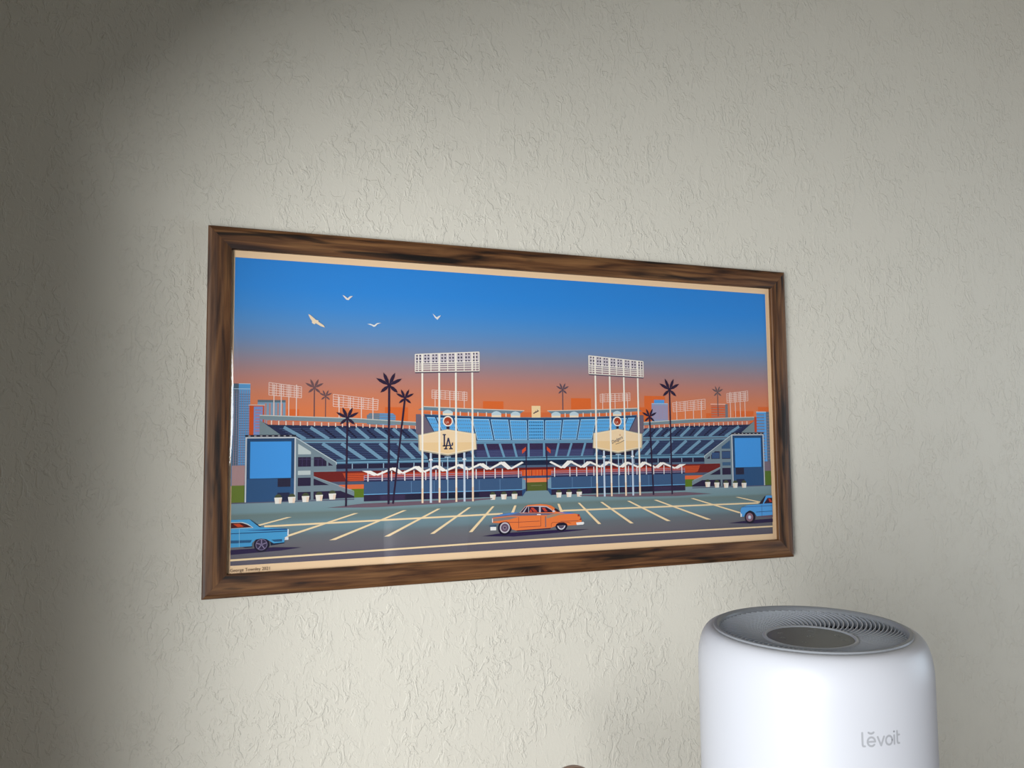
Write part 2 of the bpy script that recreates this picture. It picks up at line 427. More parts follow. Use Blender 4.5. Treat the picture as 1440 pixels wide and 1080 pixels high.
# --- palms
def leaf(c, ang, ln, w):
    d = (cos(ang), sin(ang)); n = (-d[1], d[0])
    return [c, (c[0] + d[0] * ln * .38 + n[0] * w * .8, c[1] + d[1] * ln * .38 + n[1] * w * .8),
            (c[0] + d[0] * ln * .7 + n[0] * w * .72, c[1] + d[1] * ln * .7 + n[1] * w * .72),
            (c[0] + d[0] * ln, c[1] + d[1] * ln),
            (c[0] + d[0] * ln * .7 - n[0] * w * .72, c[1] + d[1] * ln * .7 - n[1] * w * .72),
            (c[0] + d[0] * ln * .38 - n[0] * w * .8, c[1] + d[1] * ln * .38 - n[1] * w * .8)]
def palm(c, r, base, w, col):
    A.lines([(c, base)], w, col)
    A.many([leaf(c, radians(a), r * k, r * .15) for a, k in ((65, 1.0), (115, 1.0), (28, 1.06), (152, 1.06), (-40, .82), (220, .82))], col, sub=6)
    A.disc(c, r * .14, col, n=10)
FAR = (112, 82, 86)
palm((-346, 292), 14, (-346, 249), 1.7, FAR); palm((-330, 280), 10, (-330, 249), 1.3, FAR)
palm((47.3, 295), 12.2, (47.3, 262), 1.8, (98, 80, 92)); palm((345, 295), 12.4, (345, 253), 1.7, (110, 90, 92))

# --- side stands (drawn left, mirrored right)
A.poly([(-411, 245), (-187, 236), (-187, 228), (-411, 234)], (208, 122, 96), True)
A.poly([(-421, 252.2), (-287, 248.1), (-187, 242), (-187, 236.6), (-287, 241.6), (-411, 245.6), (-421, 246.6)], (124, 144, 152), True)
A.path([(-421, 252.0), (-287, 247.9), (-187, 241.8)], 1.2, (206, 208, 200), True)
A.poly([(-421, 246.5), (-419, 243.9), (-390, 223.5), (-421, 223.5)], (122, 140, 146), True)
A.poly([(-417, 242.6), (-409, 238.6), (-286, 235), (-187, 230.6), (-165, 229), (-100, 229), (-100, 184), (-314, 184), (-372, 219.2), (-390, 222.6)], NAVY, True)
A.path([(-410, 237.6), (-286, 235.6), (-187, 230.8)], 2.2, (22, 44, 78), True)
seatrows = []
for i in range(6):
    v = 233.0 - 2.5 * i; ul = -412 + (241 - v) * 1.62
    seatrows.append(((ul + 5, v), (-178, v - 1.5 if i < 2 else v - .8)))
for i in range(9):
    v = 210.6 - 2.6 * i; ul = -412 + (241 - v) * 1.62
    seatrows.append(((ul + 5, v), (-100, v)))
A.lines(seatrows, 0.7, (74, 96, 132), True)
A.lines([((a, 235.2 - (a + 388) * .016), (b, 218)) for a, b in ((-388, -358), (-351, -325), (-315, -295), (-286, -267), (-258, -236), (-231, -214), (-207, -190))],
        4.6, (116, 154, 180), True)
A.lines([((a, 233 - (a + 388) * .013), (b, 219.5)) for a, b in ((-364, -345), (-331, -315), (-298, -285), (-270, -256), (-243, -230), (-218, -205))], 2.4, (24, 26, 58), True)
A.poly([(-376, 218.8), (-100, 217.2), (-100, 211), (-365, 212.4)], SLATE, True)
A.path([(-372, 215.5), (-100, 214.2)], 1.5, (98, 96, 112), True)
A.lines([((a, 211.4), (b, 187)) for a, b in ((-334, -296), (-307, -272), (-279, -247), (-251, -222), (-224, -198), (-204, -179))], 5.0, (116, 154, 180), True)
A.lines([((-405 + 9.95 * i, 244.6 - 0.037 * 9.95 * i), (-405 + 9.95 * i, 238.6 - 0.033 * 9.95 * i)) for i in range(22)], 1.5, (238, 220, 206), True)

# --- centre stand
A.poly([(-196, 254.5), (-184, 254.5), (-157, 214), (-120, 190), (-196, 226)], (112, 100, 116), True)
A.poly([(-188, 258), (188, 258), (188, 252), (60, 249), (-60, 249), (-188, 252)], (222, 112, 62))
A.poly([(-184, 254.6), (-120, 251.6), (-53, 249.9), (53, 249.9), (120, 251.8), (184, 254.6), (160, 213.6), (-160, 213.6)], (28, 70, 112))
A.path([(-184, 254.4), (-120, 251.6), (-53, 250.0), (0, 249.6), (53, 250.0), (120, 251.6), (184, 254.4)], 1.3, (96, 128, 150))
gt = [-180.5, -165.2, -137.2, -108.2, -77.9, -46.2, -14.7]
gb = [-160.5, -149.5, -125.5, -99.5, -71.3, -42.1, -14.2]
tiles, rims, dots = [], [], []
for i in range(6):
    a, b = gt[i] + 1.3, gt[i + 1] - 1.3; c, d = gb[i] + 1.0, gb[i + 1] - 1.0
    vt = 250.3 - i * .85 if i < 5 else 245.9
    vt = max(vt, 245.9)
    tiles.append([(a, vt), (c, 214.6), (d, 214.6), (b, vt - .4)])
tiles_c = [(-13.4, 245.9), (-13.4, 214.6), (13.4, 214.6), (13.4, 245.9)]
A.many(tiles, (164, 210, 240), True); A.poly(tiles_c, (164, 210, 240))
def inset(p, k=0.93, kv=0.93):
    cu = sum(q[0] for q in p) / 4; cv = sum(q[1] for q in p) / 4
    return [(cu + (q[0] - cu) * k, cv + (q[1] - cv) * kv) for q in p]
A.many([inset(p) for p in tiles], (92, 172, 230), True); A.poly(inset(tiles_c), (92, 172, 230))
for p in tiles + [tiles_c]:
    for r in range(6):
        t = (r + .7) / 6.2
        l = (p[0][0] + (p[1][0] - p[0][0]) * t, p[0][1] + (p[1][1] - p[0][1]) * t)
        q = (p[3][0] + (p[2][0] - p[3][0]) * t, p[3][1] + (p[2][1] - p[3][1]) * t)
        n = max(3, int((q[0] - l[0]) / 3.4))
        for c in range(n):
            s_ = (c + .6) / (n + .2)
            u, v = l[0] + (q[0] - l[0]) * s_, l[1] + (q[1] - l[1]) * s_
            dots.append([(u - .95, v - .7), (u + .95, v - .7), (u + .95, v + .7), (u - .95, v + .7)])
A.many(dots, (100, 132, 160), True, sub=1)
A.rect(-100, 209, 100, 213.8, (104, 150, 180)); A.rect(-112, 212.9, 112, 213.8, (130, 176, 204))
A.poly([(-100, 209), (100, 209), (100, 187), (-100, 187)], (58, 62, 104))
A.rect(-130, 199.6, 130, 209, (56, 42, 76))
A.lines([((-100, 189.5 + 2.5 * i), (100, 189.5 + 2.5 * i)) for i in range(4)], 0.7, (88, 94, 134))
A.lines([((a, 209), (b, 187.5)) for a, b in ((-113, -104), (-86.5, -79.5), (-62, -54.5), (-39, -33.5))], 3.6, (112, 158, 188), True)
A.rect(-15, 187.5, -11.6, 209, (112, 158, 188), True)
# roof of the centre stand
A.poly([(-193, 260.9), (-184, 266.3), (-120, 263.4), (-20, 260.7), (-28, 255.3), (-120, 257.4), (-184, 260.9)], (112, 136, 150), True)
A.path([(-184, 266.2), (-120, 263.6), (-20, 260.7)], 1.3, (224, 212, 196), True)
A.many([[(c - 8, 250 + k), (c + 8, 250 + k), (c + 8, 256.2 + k * .6), (c + 4, 258.6 + k * .6), (c, 259.6 + k * .6), (c - 4, 258.6 + k * .6), (c - 8, 256.2 + k * .6)]
        for c, k in ((-146, 3.2), (-67, .6), (-35, 0))], (196, 216, 224), True)
A.many([[(c - 8, 250 + k), (c + 8, 250 + k), (c + 8, 253.0 + k), (c - 8, 253.0 + k)] for c, k in ((-146, 3.0), (-67, .4), (-35, 0))], (248, 226, 196), True)
A.lines([((u, 251 + max(0, (-u - 50)) * .02), (u, 257.4 + max(0, (-u - 50)) * .02)) for u in (-172, -126, -113, -97.5, -83.5, -51)], 1.7, (240, 222, 206), True)
A.rect(-7.4, 250, 8, 268.6, (250, 218, 166)); A.lines([((-4.5, 256.5), (4.8, 260.8))], 1.6, (70, 60, 72)); A.lines([((-3, 256), (0, 261)), ((1.5, 258), (3, 263))], .8, (110, 92, 90))

# --- ledge, booth row, red lower seats
A.rect(-314, 182.6, 314, 188, (104, 150, 176)); A.lines([((-314, 186.0), (314, 186.0))], 1.4, (22, 48, 82)); A.lines([((-314, 184.6), (314, 184.6))], 1.0, (126, 170, 198))
A.rect(-314, 172.5, 314, 182.4, (34, 32, 62)); A.lines([((-314, 182.0), (314, 182.0))], 0.8, (62, 104, 140))
A.lines([((u, 173.5), (u, 182)) for u in (-291, -268.5, -245, -222, -199, -176, -155, -130, -106, -84, -60)], 1.3, (156, 184, 206), True)
A.rect(-60, 172.5, 60, 182, (24, 38, 66))
A.rect(-314, 170.6, 314, 174.6, (84, 104, 130))
A.rect(-346, 154, 346, 171, (112, 26, 26))
A.poly([(-305, 168.5), (-262, 168.5), (-262, 151), (-300, 158)], (206, 82, 42), True)
A.rect(-274, 158, 274, 167.6, (196, 66, 38))
A.lines([((-346, 156.5 + 2.7 * i), (346, 156.5 + 2.7 * i)) for i in range(5)], .6, (120, 36, 30))
A.rect(-27, 157.6, 27, 167.4, (222, 88, 42))
A.lines([((u, 158), (u, 167)) for u in (-21, -15.5, -10, -4.6, 1, 6.5, 12, 17.6)], .8, (236, 132, 70)); A.lines([((-9, 158), (-9, 167)), ((10, 158), (10, 167))], 1.0, (112, 36, 32))
A.rect(-346, 151.4, 346, 156.2, (80, 88, 112)); A.rect(-60, 154.2, 60, 158, (56, 80, 118))
A.poly([(-346, 165), (-288, 143), (-288, 131), (-346, 131)], (122, 140, 150), True)
A.rect(-310, 145.2, -262, 151.6, (230, 110, 62), True); A.rect(-30, 147.4, 30, 154.2, (238, 134, 86))
A.rect(-292, 132.6, -270, 145.2, (96, 122, 30), True); A.rect(-30, 132.5, 30, 147.6, (88, 98, 44)); A.rect(-10, 142, 9, 143.2, (120, 122, 84))
A.poly([(-26, 134.2), (26, 134.2), (40, 122), (-40, 122)], (124, 150, 158))

# --- left/right ramps with dark openings
A.poly([(-371, 220.4), (-314, 184), (-314, 172.4), (-346, 172.4), (-346, 163.4), (-288, 140.8), (-288, 132.6), (-371, 131)], (122, 140, 150), True)
A.path([(-371, 220.2), (-314, 184.2), (-314, 181)], 1.3, (190, 202, 206), True)
A.path([(-346, 164.6), (-288, 141.8)], 1.0, (150, 166, 174), True)
DK = (40, 30, 62)
A.many([[(-368, 178.8), (-350, 178.8), (-350, 192.5), (-368, 192.5)], [(-346, 179), (-328, 179), (-328, 186), (-336, 192.3), (-346, 192.3)],
        [(-325.4, 179.6), (-318.5, 179.6), (-325.4, 184.6)], [(-368, 151.4), (-350, 151.4), (-350, 163.2), (-368, 163.2)], [(-346, 151.8), (-324, 151.8), (-346, 161.8)],
        [(-368, 131.6), (-350, 131.6), (-350, 143), (-368, 143)], [(-346, 131.8), (-288, 132.6), (-288, 134.8), (-308, 143.2), (-346, 143.2)]], DK, True)
A.poly([(-368, 211.6), (-350, 200), (-350, 196.4), (-368, 196.4)], (196, 206, 204)); A.rect(-368, 167.2, -350.5, 173.2, (196, 206, 204))
A.poly([(368, 211.6), (350, 200), (350, 196.4), (368, 196.4)], (54, 88, 126)); A.rect(350.5, 167.2, 368, 173.2, (64, 98, 132))
A.rect(350.5, 180, 367.5, 191.5, (56, 84, 126)); A.rect(329.5, 180, 345, 190, (56, 84, 126))
A.lines([((-362 + 6 * i, 179), (-362 + 6 * i, 192)) for i in range(2)] + [((-340 + 6 * i, 179), (-340 + 6 * i, 190)) for i in range(2)] + [((-368, 189.4), (-330, 189.4))], .6, (74, 62, 104))
# verge beside the screens
A.rect(-457, 154, -440, 182, (176, 140, 140)); A.rect(-457, 131, -440, 154.5, (104, 122, 44)); A.rect(440, 131, 453.5, 156, (88, 116, 40)); A.rect(440, 156, 453.5, 173, (128, 112, 124))
# --- big screens
A.rect(-439.5, 130.4, -371, 221.6, (206, 210, 214), True)
A.rect(-440, 221.4, -371, 224.4, (34, 34, 52), True)
A.lines([((-436 + 8 * i, 222.9), (-433 + 8 * i, 222.9)) for i in range(8)], 1.0, (190, 186, 188), True)
A.rect(-437.6, 130.4, -373, 219.6, (34, 72, 112), True); A.rect(-437.6, 130.4, -373, 162.6, (44, 84, 128), True)
A.rect(-433, 163.6, -377.4, 215, (68, 156, 232), True)
A.rect(-395.6, 151, -378, 162.8, (38, 36, 60), True); A.rect(-396, 131, -379, 143, (34, 40, 72), True)
A.rect(-439, 129.6, -288, 130.9, (92, 92, 116), True); A.lines([((-457, 130.2), (-439, 130.2)), ((439, 130.2), (453.5, 130.2))], 1.6, (92, 88, 108))

# --- low pavilions with zig-zag canopies
A.rect(-274, 154, -25, 160.4, (58, 54, 92), True)
A.rect(-274, 135, -25, 155, (62, 92, 130), True)
A.poly([(-25, 155.2), (-19, 151), (-19, 133.6), (-25, 125.4)], (118, 154, 178), True); A.poly([(-25, 136), (-19, 138), (-19, 133.6), (-25, 125.4)], (44, 78, 124), True)
A.rect(-274, 126.6, -25, 136, (46, 36, 66), True)
A.rect(-250, 127.4, -213, 134.6, (58, 46, 78), True); A.rect(-150, 127, -96, 134.6, (22, 32, 56), True); A.rect(-212, 127, -180, 134.6, (34, 32, 58), True)
A.lines([((-274, 136.6), (-25, 136.6))], 1.2, (112, 176, 222), True)
A.lines([((u, 137), (u, 154)) for u in (-203, -168, -132, -96, -62)], .8, (104, 140, 178), True)
A.lines([((-274, 155.6), (-25, 155.6))], 1.0, (28, 40, 74), True)
A.lines([((-274, 158.2), (-25, 158.2)), ((-274, 164.2), (-26, 164.2)), ((-274, 161.4), (-26, 161.4)), ((-273.6, 157), (-273.6, 165)), ((-26, 157), (-26, 165))], .8, (176, 160, 182), True)
A.lines([((u, 155.4), (u, 170)) for u in (-268, -247, -233, -213, -199, -181, -165, -148, -133, -115, -101, -88, -70, -58, -31)], 1.6, (240, 236, 236), True)
CW = (252, 246, 238)
pk = [(-230, 174.5), (-195, 176), (-163, 176.4), (-127, 177.8), (-93, 178.4), (-58, 180.2)]
vl = [(-255, 164.2), (-217, 166), (-184, 167.4), (-150, 168.2), (-113.5, 169.4), (-79, 169.4), (-44, 169.2)]
A.many([[(v[0] + 1, v[1] - .9), (p[0] + 2, p[1] - 1.2), (p[0] - 1, p[1] + .9), (v[0] - 1, v[1] + 1.4)] for v, p in zip(vl, pk + [(-24, 179.6)])], CW, True)
A.many([[(p[0] - 6, p[1] - .2), (p[0] + 4, p[1] + .6), (v[0] + 2.5, v[1] + .6), (v[0] - 5, v[1] - .6)] for p, v in zip(pk, vl[1:])] +
       [[(-277, 171.2), (-264, 171.2), (-252, 165), (-259, 163.4)]], CW, True)

# --- flag poles
A.rect(-18.6, 133.8, -16.8, 204, INK, True); A.poly([(-18, 203.8), (-24.5, 198.6), (-24.5, 192.6), (-18, 198)], (216, 84, 52), True)

# --- floodlight towers with hexagonal signs
A.poly([(-181, 199), (-112, 199), (-118, 192), (-118, 183), (-124, 188), (-146, 189.5), (-169, 188), (-175, 179), (-178, 188)], (30, 30, 56), True)
A.poly([(-189, 121), (-103, 121), (-103, 123.4), (-189, 123.4)], (110, 92, 108), True)
A.lines([((u, 122), (u, 196)) for u in (-173, -120)], 3.2, (202, 216, 232), True)
A.many([[(u - 3.4, 184.6), (u + 3.4, 184.6), (u + 2.4, 187), (u - 2.4, 187)] for u in (-173, -120)], (240, 240, 240), True)
A.lines([((-146.5, 122), (-146.5, 190)), ((-151.5, 189.4), (-141.5, 189.4))], 1.5, (176, 204, 224), True)
A.rect(-148.2, 230, -143.6, 238, INK, True)
A.disc((-146, 244), 8.0, (252, 240, 224), True); A.disc((-146, 244), 6.2, (168, 62, 36), True)
A.text('LA', (-149.6, 240.6), 5.6, (246, 224, 204), sx=.8); A.text('LA', (142.4, 240.6), 5.6, (246, 224, 204), sx=.8)
A.poly([(-193, 223.4), (-147, 232), (-101, 225), (-99.5, 200.4), (-146, 191.2), (-192, 199)], (176, 168, 150), True)
A.poly([(-191, 222.6), (-147, 231.2), (-102, 224.4), (-101, 201), (-146, 193.2), (-190, 200.6)], (250, 226, 190), True)
A.poly([(-188.6, 221.6), (-147, 229.6), (-104, 223), (-104, 202.4), (-146, 194.8), (-188.6, 201.6)], (244, 208, 156), True)
A.poly([(-188.6, 221.6), (-147, 229.6), (-104, 223), (-104, 211.6), (-188.6, 211.6)], (248, 218, 176), True)
# interlocked letters on the left sign
LI = (44, 50, 84)
A.many([[(-152.9, 205.4), (-150.5, 205.4), (-150.5, 223.6), (-152.9, 223.6)], [(-154.4, 222.6), (-149.2, 222.6), (-149.2, 224.4), (-154.4, 224.4)],
        [(-154.4, 205.4), (-138.6, 206.4), (-138.6, 208.0), (-154.4, 207.2)], [(-139.8, 207), (-137.8, 207), (-137.8, 212), (-140.0, 210.6)],
        A.seg((-145.2, 218.6), (-149.6, 202), 2.2), A.seg((-145.6, 218.6), (-141.0, 202), 2.4),
        [(-152.2, 201), (-146.6, 201), (-146.6, 203), (-152.2, 203)], [(-144.4, 201), (-138.4, 201), (-138.4, 203), (-144.4, 203)]], LI)
A.text('Dodgers', (135.2, 206.8), 7.4, (66, 66, 86), rot=radians(24), shear=.35, sx=.86, bold=.1)
A.path([(142, 206.4), (150, 208.6), (158, 212.6)], .8, (66, 66, 86))
A.disc((150.4, 221.4), 1.7, (222, 176, 140), n=12)
PW = (255, 244, 230)
A.lines([((u, 121.6), (u, 333)) for u in (-186, -159.5, -133, -106.5)], 2.9, PW, True)
A.lines([((u, 121.6), (u, 143)) for u in (-186, -159.5, -133, -106.5)], 2.9, (252, 222, 190), True)
A.poly([(-197.5, 345.4), (-94.5, 352.4), (-94.5, 335.6), (-197.5, 331)], (210, 200, 206), True)
A.lines([((-197, 317.4), (-95, 321.0))], 1.8, (64, 58, 84), True)
rows_ = []
for t in (0.0, 0.5, 0.62, 0.74, 0.86, 1.0):
    rows_.append(((-197.2, 345 - (345 - 318.8) * t), (-94.8, 352 - (352 - 322.4) * t)))
A.lines(rows_, 1.3, PW, True)
A.lines([((u, 319 + (u + 197) * .035), (u, 345 + (u + 197) * .068)) for u in (-197, -192, -172.5, -146, -119.5, -101, -95)], 1.3, PW, True)
A.lines([((u, 321 + (u + 197) * .035), (u, 345.6 + (u + 197) * .068)) for u in (-186, -159.5, -133, -106.5)], 2.9, PW, True)
dd, d2 = [], []
for i, u in enumerate((-194.2, -189.2, -181.4, -176.5, -168.9, -164, -154.8, -149.9, -142.3, -137.3, -128.6, -123.9, -116.3, -111.6, -103.9, -99)):
    for r in range(3):
        c = (u, 342.8 - 4.7 * r + (u + 197) * (.066 - .006 * r)); dd.append([(c[0] + 1.5 * cos(k * pi / 3), c[1] + (1.35 if r != 1 else 1.8) * sin(k * pi / 3)) for k in range(6)])
A.many(dd, (58, 52, 78), True)

# --- planted tubs
def tub(c, v, s=1.0):
    A.poly([(c - 4.6 * s, v + 8 * s), (c + 4.6 * s, v + 8 * s), (c + 4.2 * s, v + 11 * s), (c + 1.8 * s, v + 13 * s), (c - 1.8 * s, v + 13 * s), (c - 4.2 * s, v + 11 * s)], (74, 82, 56), True)
    A.poly([(c - 4 * s, v), (c + 4 * s, v), (c + 5.4 * s, v + 8.6 * s), (c - 5.4 * s, v + 8.6 * s)], (244, 238, 228), True)
    A.poly([(c + 1 * s, v), (c + 4 * s, v), (c + 5.0 * s, v + 7 * s), (c + 1.2 * s, v + 7 * s)], (246, 220, 196), True)
for c, v in ((-394.6, 127.6), (-376, 128), (-357, 128.6), (-338, 129.6), (-319.4, 131)): tub(c, v)
for c in (-74, -55.8, -38): tub(c, 122.4, .92)

# --- forecourt
A.poly([(-327, 119.4), (-275, 123.6), (-75, 125), (-75, 123.6), (-150, 119.4), (-260, 117.6)], (114, 92, 106), True)
A.lines([((u, 121.2), (u, 128)) for u in (-186, -159.5, -133, -106.5)], 2.9, (252, 222, 190), True)
A.lines([((u, 121.2), (u, 128)) for u in (-173, -120)], 3.2, (202, 216, 232), True)
LN = (252, 222, 176)
A.lines([((-413, 96.8), (-58, 100.4)), ((44, 101.2), (424, 100.2))], 2.5, LN)
def stripe(a, b, w): return [(a[0] - w, a[1]), (b[0] - w * 1.5, b[1]), (b[0] + w * 1.5, b[1]), (a[0] + w, a[1])]
A.many([stripe((-379, 108.4), (-432, 96), 3.4), stripe((-285, 110.2), (-392, 79), 3.4), stripe((-213, 111.6), (-319, 73.2), 3), stripe((-160.5, 112), (-240, 74.4), 2.6),
        stripe((-112, 112.2), (-171, 75), 2.2), stripe((-73.5, 112.4), (-110.5, 74.6), 1.9), stripe((-36.8, 112.4), (-43, 98), 1.8),
        stripe((37, 112.4), (43, 98), 1.8), stripe((73, 112.6), (109.8, 77.2), 1.9), stripe((113.6, 112.6), (169.5, 75.6), 2.2), stripe((163.6, 112.6), (240, 76.4), 2.6),
        stripe((214.6, 112.6), (320, 75.6), 3), stripe((287, 112.8), (386, 84), 3.2), stripe((379, 112), (432, 100.4), 3.4)], LN)
A.path([(-457, 52.6), (-286, 54.6), (-101, 57), (93, 58), (453.5, 58)], 2.6, LN)
# palms in front of the stands
palm((-237, 297.4), 21, (-237.6, 121.4), 3.0, INK); palm((-213, 278.4), 14.6, (-231, 121.8), 2.7, INK); palm((-298.6, 248.2), 17.4, (-300, 120.2), 2.6, INK)
palm((247.2, 298), 21, (247.8, 121), 2.7, INK); palm((207, 251.8), 15, (211.6, 121), 2.8, INK)

# --- orange two-door car in the middle
SH = (44, 32, 72)
A.poly([(-92, 67.4), (-62, 70.4), (31, 71.2), (91, 69.6), (30, 66.4), (-40, 64.4)], SH)
OR = (244, 128, 66); BLU = (96, 116, 160)
A.poly([(-80, 83.4), (-69, 84), (-69, 80.4), (-79, 79.6)], (60, 88, 118)); A.poly([(-78.6, 75.6), (-69, 75.4), (-69, 80.6), (-78.6, 81)], (246, 244, 240))
A.disc((-54.8, 78.6), 11.4, (24, 20, 44)); A.disc((41.4, 78.8), 10.6, (24, 20, 44))
A.poly([(-75.5, 87.2), (-75.6, 94), (-73.4, 95.4), (-61.4, 99.6), (-42, 101.2), (-30, 101), (-20.6, 110.2), (-15, 112.4), (5, 113), (16, 112), (24, 110), (30.4, 105.8),
        (39, 99.4), (55, 98.2), (66, 95.6), (70.6, 94.4), (73, 94), (77.4, 85), (77.4, 80), (73.2, 77.4), (52.4, 77.2), (50.6, 80.6), (46, 82.4), (37, 82.4), (33, 80.6), (31.4, 77.4), (23.8, 75),
        (-36, 73.6), (-42.8, 75.6), (-47, 84.6), (-51, 88), (-58, 88), (-63.4, 86.2)], OR)
A.poly([(-75, 95), (-61.4, 99.8), (-42, 101.4), (-30.5, 101.2), (-28, 100), (3, 99), (32, 97.6), (18, 95.2), (-28, 96), (-44, 96.6)], (112, 108, 132))
A.poly([(-73, 95.4), (-60, 99.6), (-42, 101.6), (-30, 101.2), (-42, 98.8), (-60, 97.4)], (86, 138, 206))
A.poly([(-74, 88.8), (-74, 93.6), (-44, 95.4), (-31.6, 94.4), (-47, 91)], (144, 128, 122)); A.poly([(-75.8, 87.8), (-74.4, 87.8), (-74.4, 93.8), (-75.8, 93.8)], (244, 240, 238))
A.poly([(35, 98.9), (56, 98.2), (66, 95.6), (50, 96)], (72, 126, 206)); A.poly([(15.9, 94.6), (34.5, 97.2), (54, 95.2), (38, 94.4), (22, 91), (16.4, 89.6)], (164, 144, 122))
A.poly([(-30.5, 100.6), (-20.6, 109.6), (-17.6, 110.4), (4, 110.6), (16, 109.4), (24, 104.6), (28.4, 100), (3, 100)], (196, 190, 200))
A.many([[(-29, 101), (-19.6, 109.8), (-17.8, 109.8), (-25, 101)], [(-22.4, 100.8), (-16.4, 109.8), (-15, 109.8), (-15, 100.4)], [(-14, 100.4), (-14, 109.8), (3, 109), (3, 100)],
        [(6.2, 100), (6.2, 108.4), (16, 107.8), (25.6, 102), (26.4, 99.4)]], (42, 26, 54))
A.many([[(-11.4, 107.8), (-6.6, 108), (.6, 101.2), (-6, 101.2)], [(8, 107), (13, 107), (18, 101), (12.6, 101)], [(-14, 101), (-11, 106), (-8, 101)]], (204, 70, 52))
A.poly([(30.5, 105.4), (34.8, 103.8), (39.4, 99.5), (33.6, 99.7), (29.2, 103.2)], (48, 28, 46))
A.poly([(26.4, 99.4), (28.4, 104), (31.4, 99.6)], (214, 216, 226))
A.lines([((-60, 87.2), (-31, 86.2)), ((-31, 86.2), (4, 86.4)), ((40, 84.2), (72, 84.2)), ((-31.6, 94), (-31.6, 77)), ((6, 94), (5.8, 78)), ((-30, 78.4), (6, 78.4))], .8, (150, 74, 62))
A.lines([((14.2, 93.6), (14.2, 76.4))], 2.0, (140, 108, 108)); A.path([(23.8, 76), (24, 82), (27.4, 83.4), (54, 82.4), (58.4, 80.4)], .6, (150, 66, 44))
A.lines([((-.4, 96.8), (6, 96.6))], 1.5, (248, 244, 242)); A.poly([(70.4, 91), (73.6, 91), (73.4, 94.4), (70.6, 94.6)], (170, 52, 44)); A.poly([(73, 85), (77, 85), (76, 88.6)], (150, 40, 40))
A.poly([(67.6, 81.4), (81, 82), (82, 79.6), (80, 77.6), (68.6, 77.4)], (248, 246, 244)); A.poly([(-36, 73.6), (23.8, 75), (22, 73.2), (-34, 72)], (60, 34, 60))
A.disc((-54.8, 78.7), 8.3, (204, 198, 206)); A.disc((-54.8, 78.7), 6.3, (104, 82, 104)); A.disc((-54.8, 78.7), 3.4, (140, 124, 140)); A.disc((-54.8, 78.7), 1.6, (60, 44, 72))
A.poly([(34, 77.6), (35.6, 74), (38.4, 71.8), (41.4, 71), (44.4, 71.8), (47.2, 74), (48.8, 77.6)], (214, 210, 216)); A.poly([(36, 77.4), (38, 74.2), (41.4, 73), (44.8, 74.2), (46.8, 77.4)], (92, 78, 100))

# --- blue hardtop entering at the left edge
A.poly([(-457, 60), (-457, 66.6), (-400, 67.4), (-362, 65.2), (-390, 62.4)], SH)
A.disc((-416.2, 72), 10.4, (24, 22, 48))
A.poly([(-457, 107.6), (-433, 107.4), (-430, 106), (-417, 96.2), (-382, 92.2), (-380, 91.6), (-380, 83), (-385.4, 80), (-385.6, 73.4), (-400, 72.6), (-405, 76.2), (-410, 79.2),
        (-417, 80.4), (-424, 79.4), (-428.6, 75), (-429, 70.4), (-457, 70)], (74, 162, 214))
A.poly([(-457, 104.4), (-442, 104.2), (-434.6, 101.4), (-427, 95.6), (-457, 95.6)], (206, 216, 218))
A.poly([(-457, 103.6), (-443, 103.2), (-436, 100.6), (-429, 96.4), (-457, 96)], (74, 18, 24)); A.poly([(-454, 102), (-446, 102), (-440, 98), (-448, 97.4)], (206, 72, 30))
A.poly([(-431.6, 106.4), (-429.8, 105.6), (-416.4, 95.8), (-419.6, 96.4)], (26, 30, 52)); A.poly([(-440, 92.6), (-400, 93), (-382, 92.4), (-382, 90.6), (-412, 91)], (30, 86, 146))
A.lines([((-457, 88.8), (-382, 88.9))], 1.1, (28, 72, 120)); A.poly([(-457, 75.6), (-431, 75.4), (-429, 79), (-457, 79.6)], (36, 90, 134)); A.poly([(-403, 78), (-388.6, 78.4), (-388.6, 74.8), (-399, 75)], (40, 92, 134))
A.lines([((-445.8, 95), (-445.6, 70))], .6, (140, 196, 226)); A.poly([(-381.6, 83), (-379.6, 83), (-379.6, 91.6), (-381.2, 91.8)], (232, 236, 240)); A.poly([(-385.6, 76.8), (-380, 76.8), (-380, 80.6), (-384, 81)], (232, 236, 240))
A.poly([(-441, 70), (-429, 70.2), (-428, 69), (-438, 68.6)], (20, 34, 60)); A.poly([(-404.6, 75.4), (-400, 72.8), (-385.6, 73.6), (-386, 72.2), (-404, 70)], (20, 34, 60))
A.disc((-416.3, 72), 7.8, (128, 116, 148)); A.disc((-416.3, 72), 6.9, (52, 44, 74))
A.lines([((-416.3, 72), (-416.3 + 7 * cos(radians(90 + 72 * k)), 72 + 7 * sin(radians(90 + 72 * k)))) for k in range(5)], 1.3, (142, 130, 160)); A.disc((-416.3, 72), 1.5, (120, 108, 140), n=12)

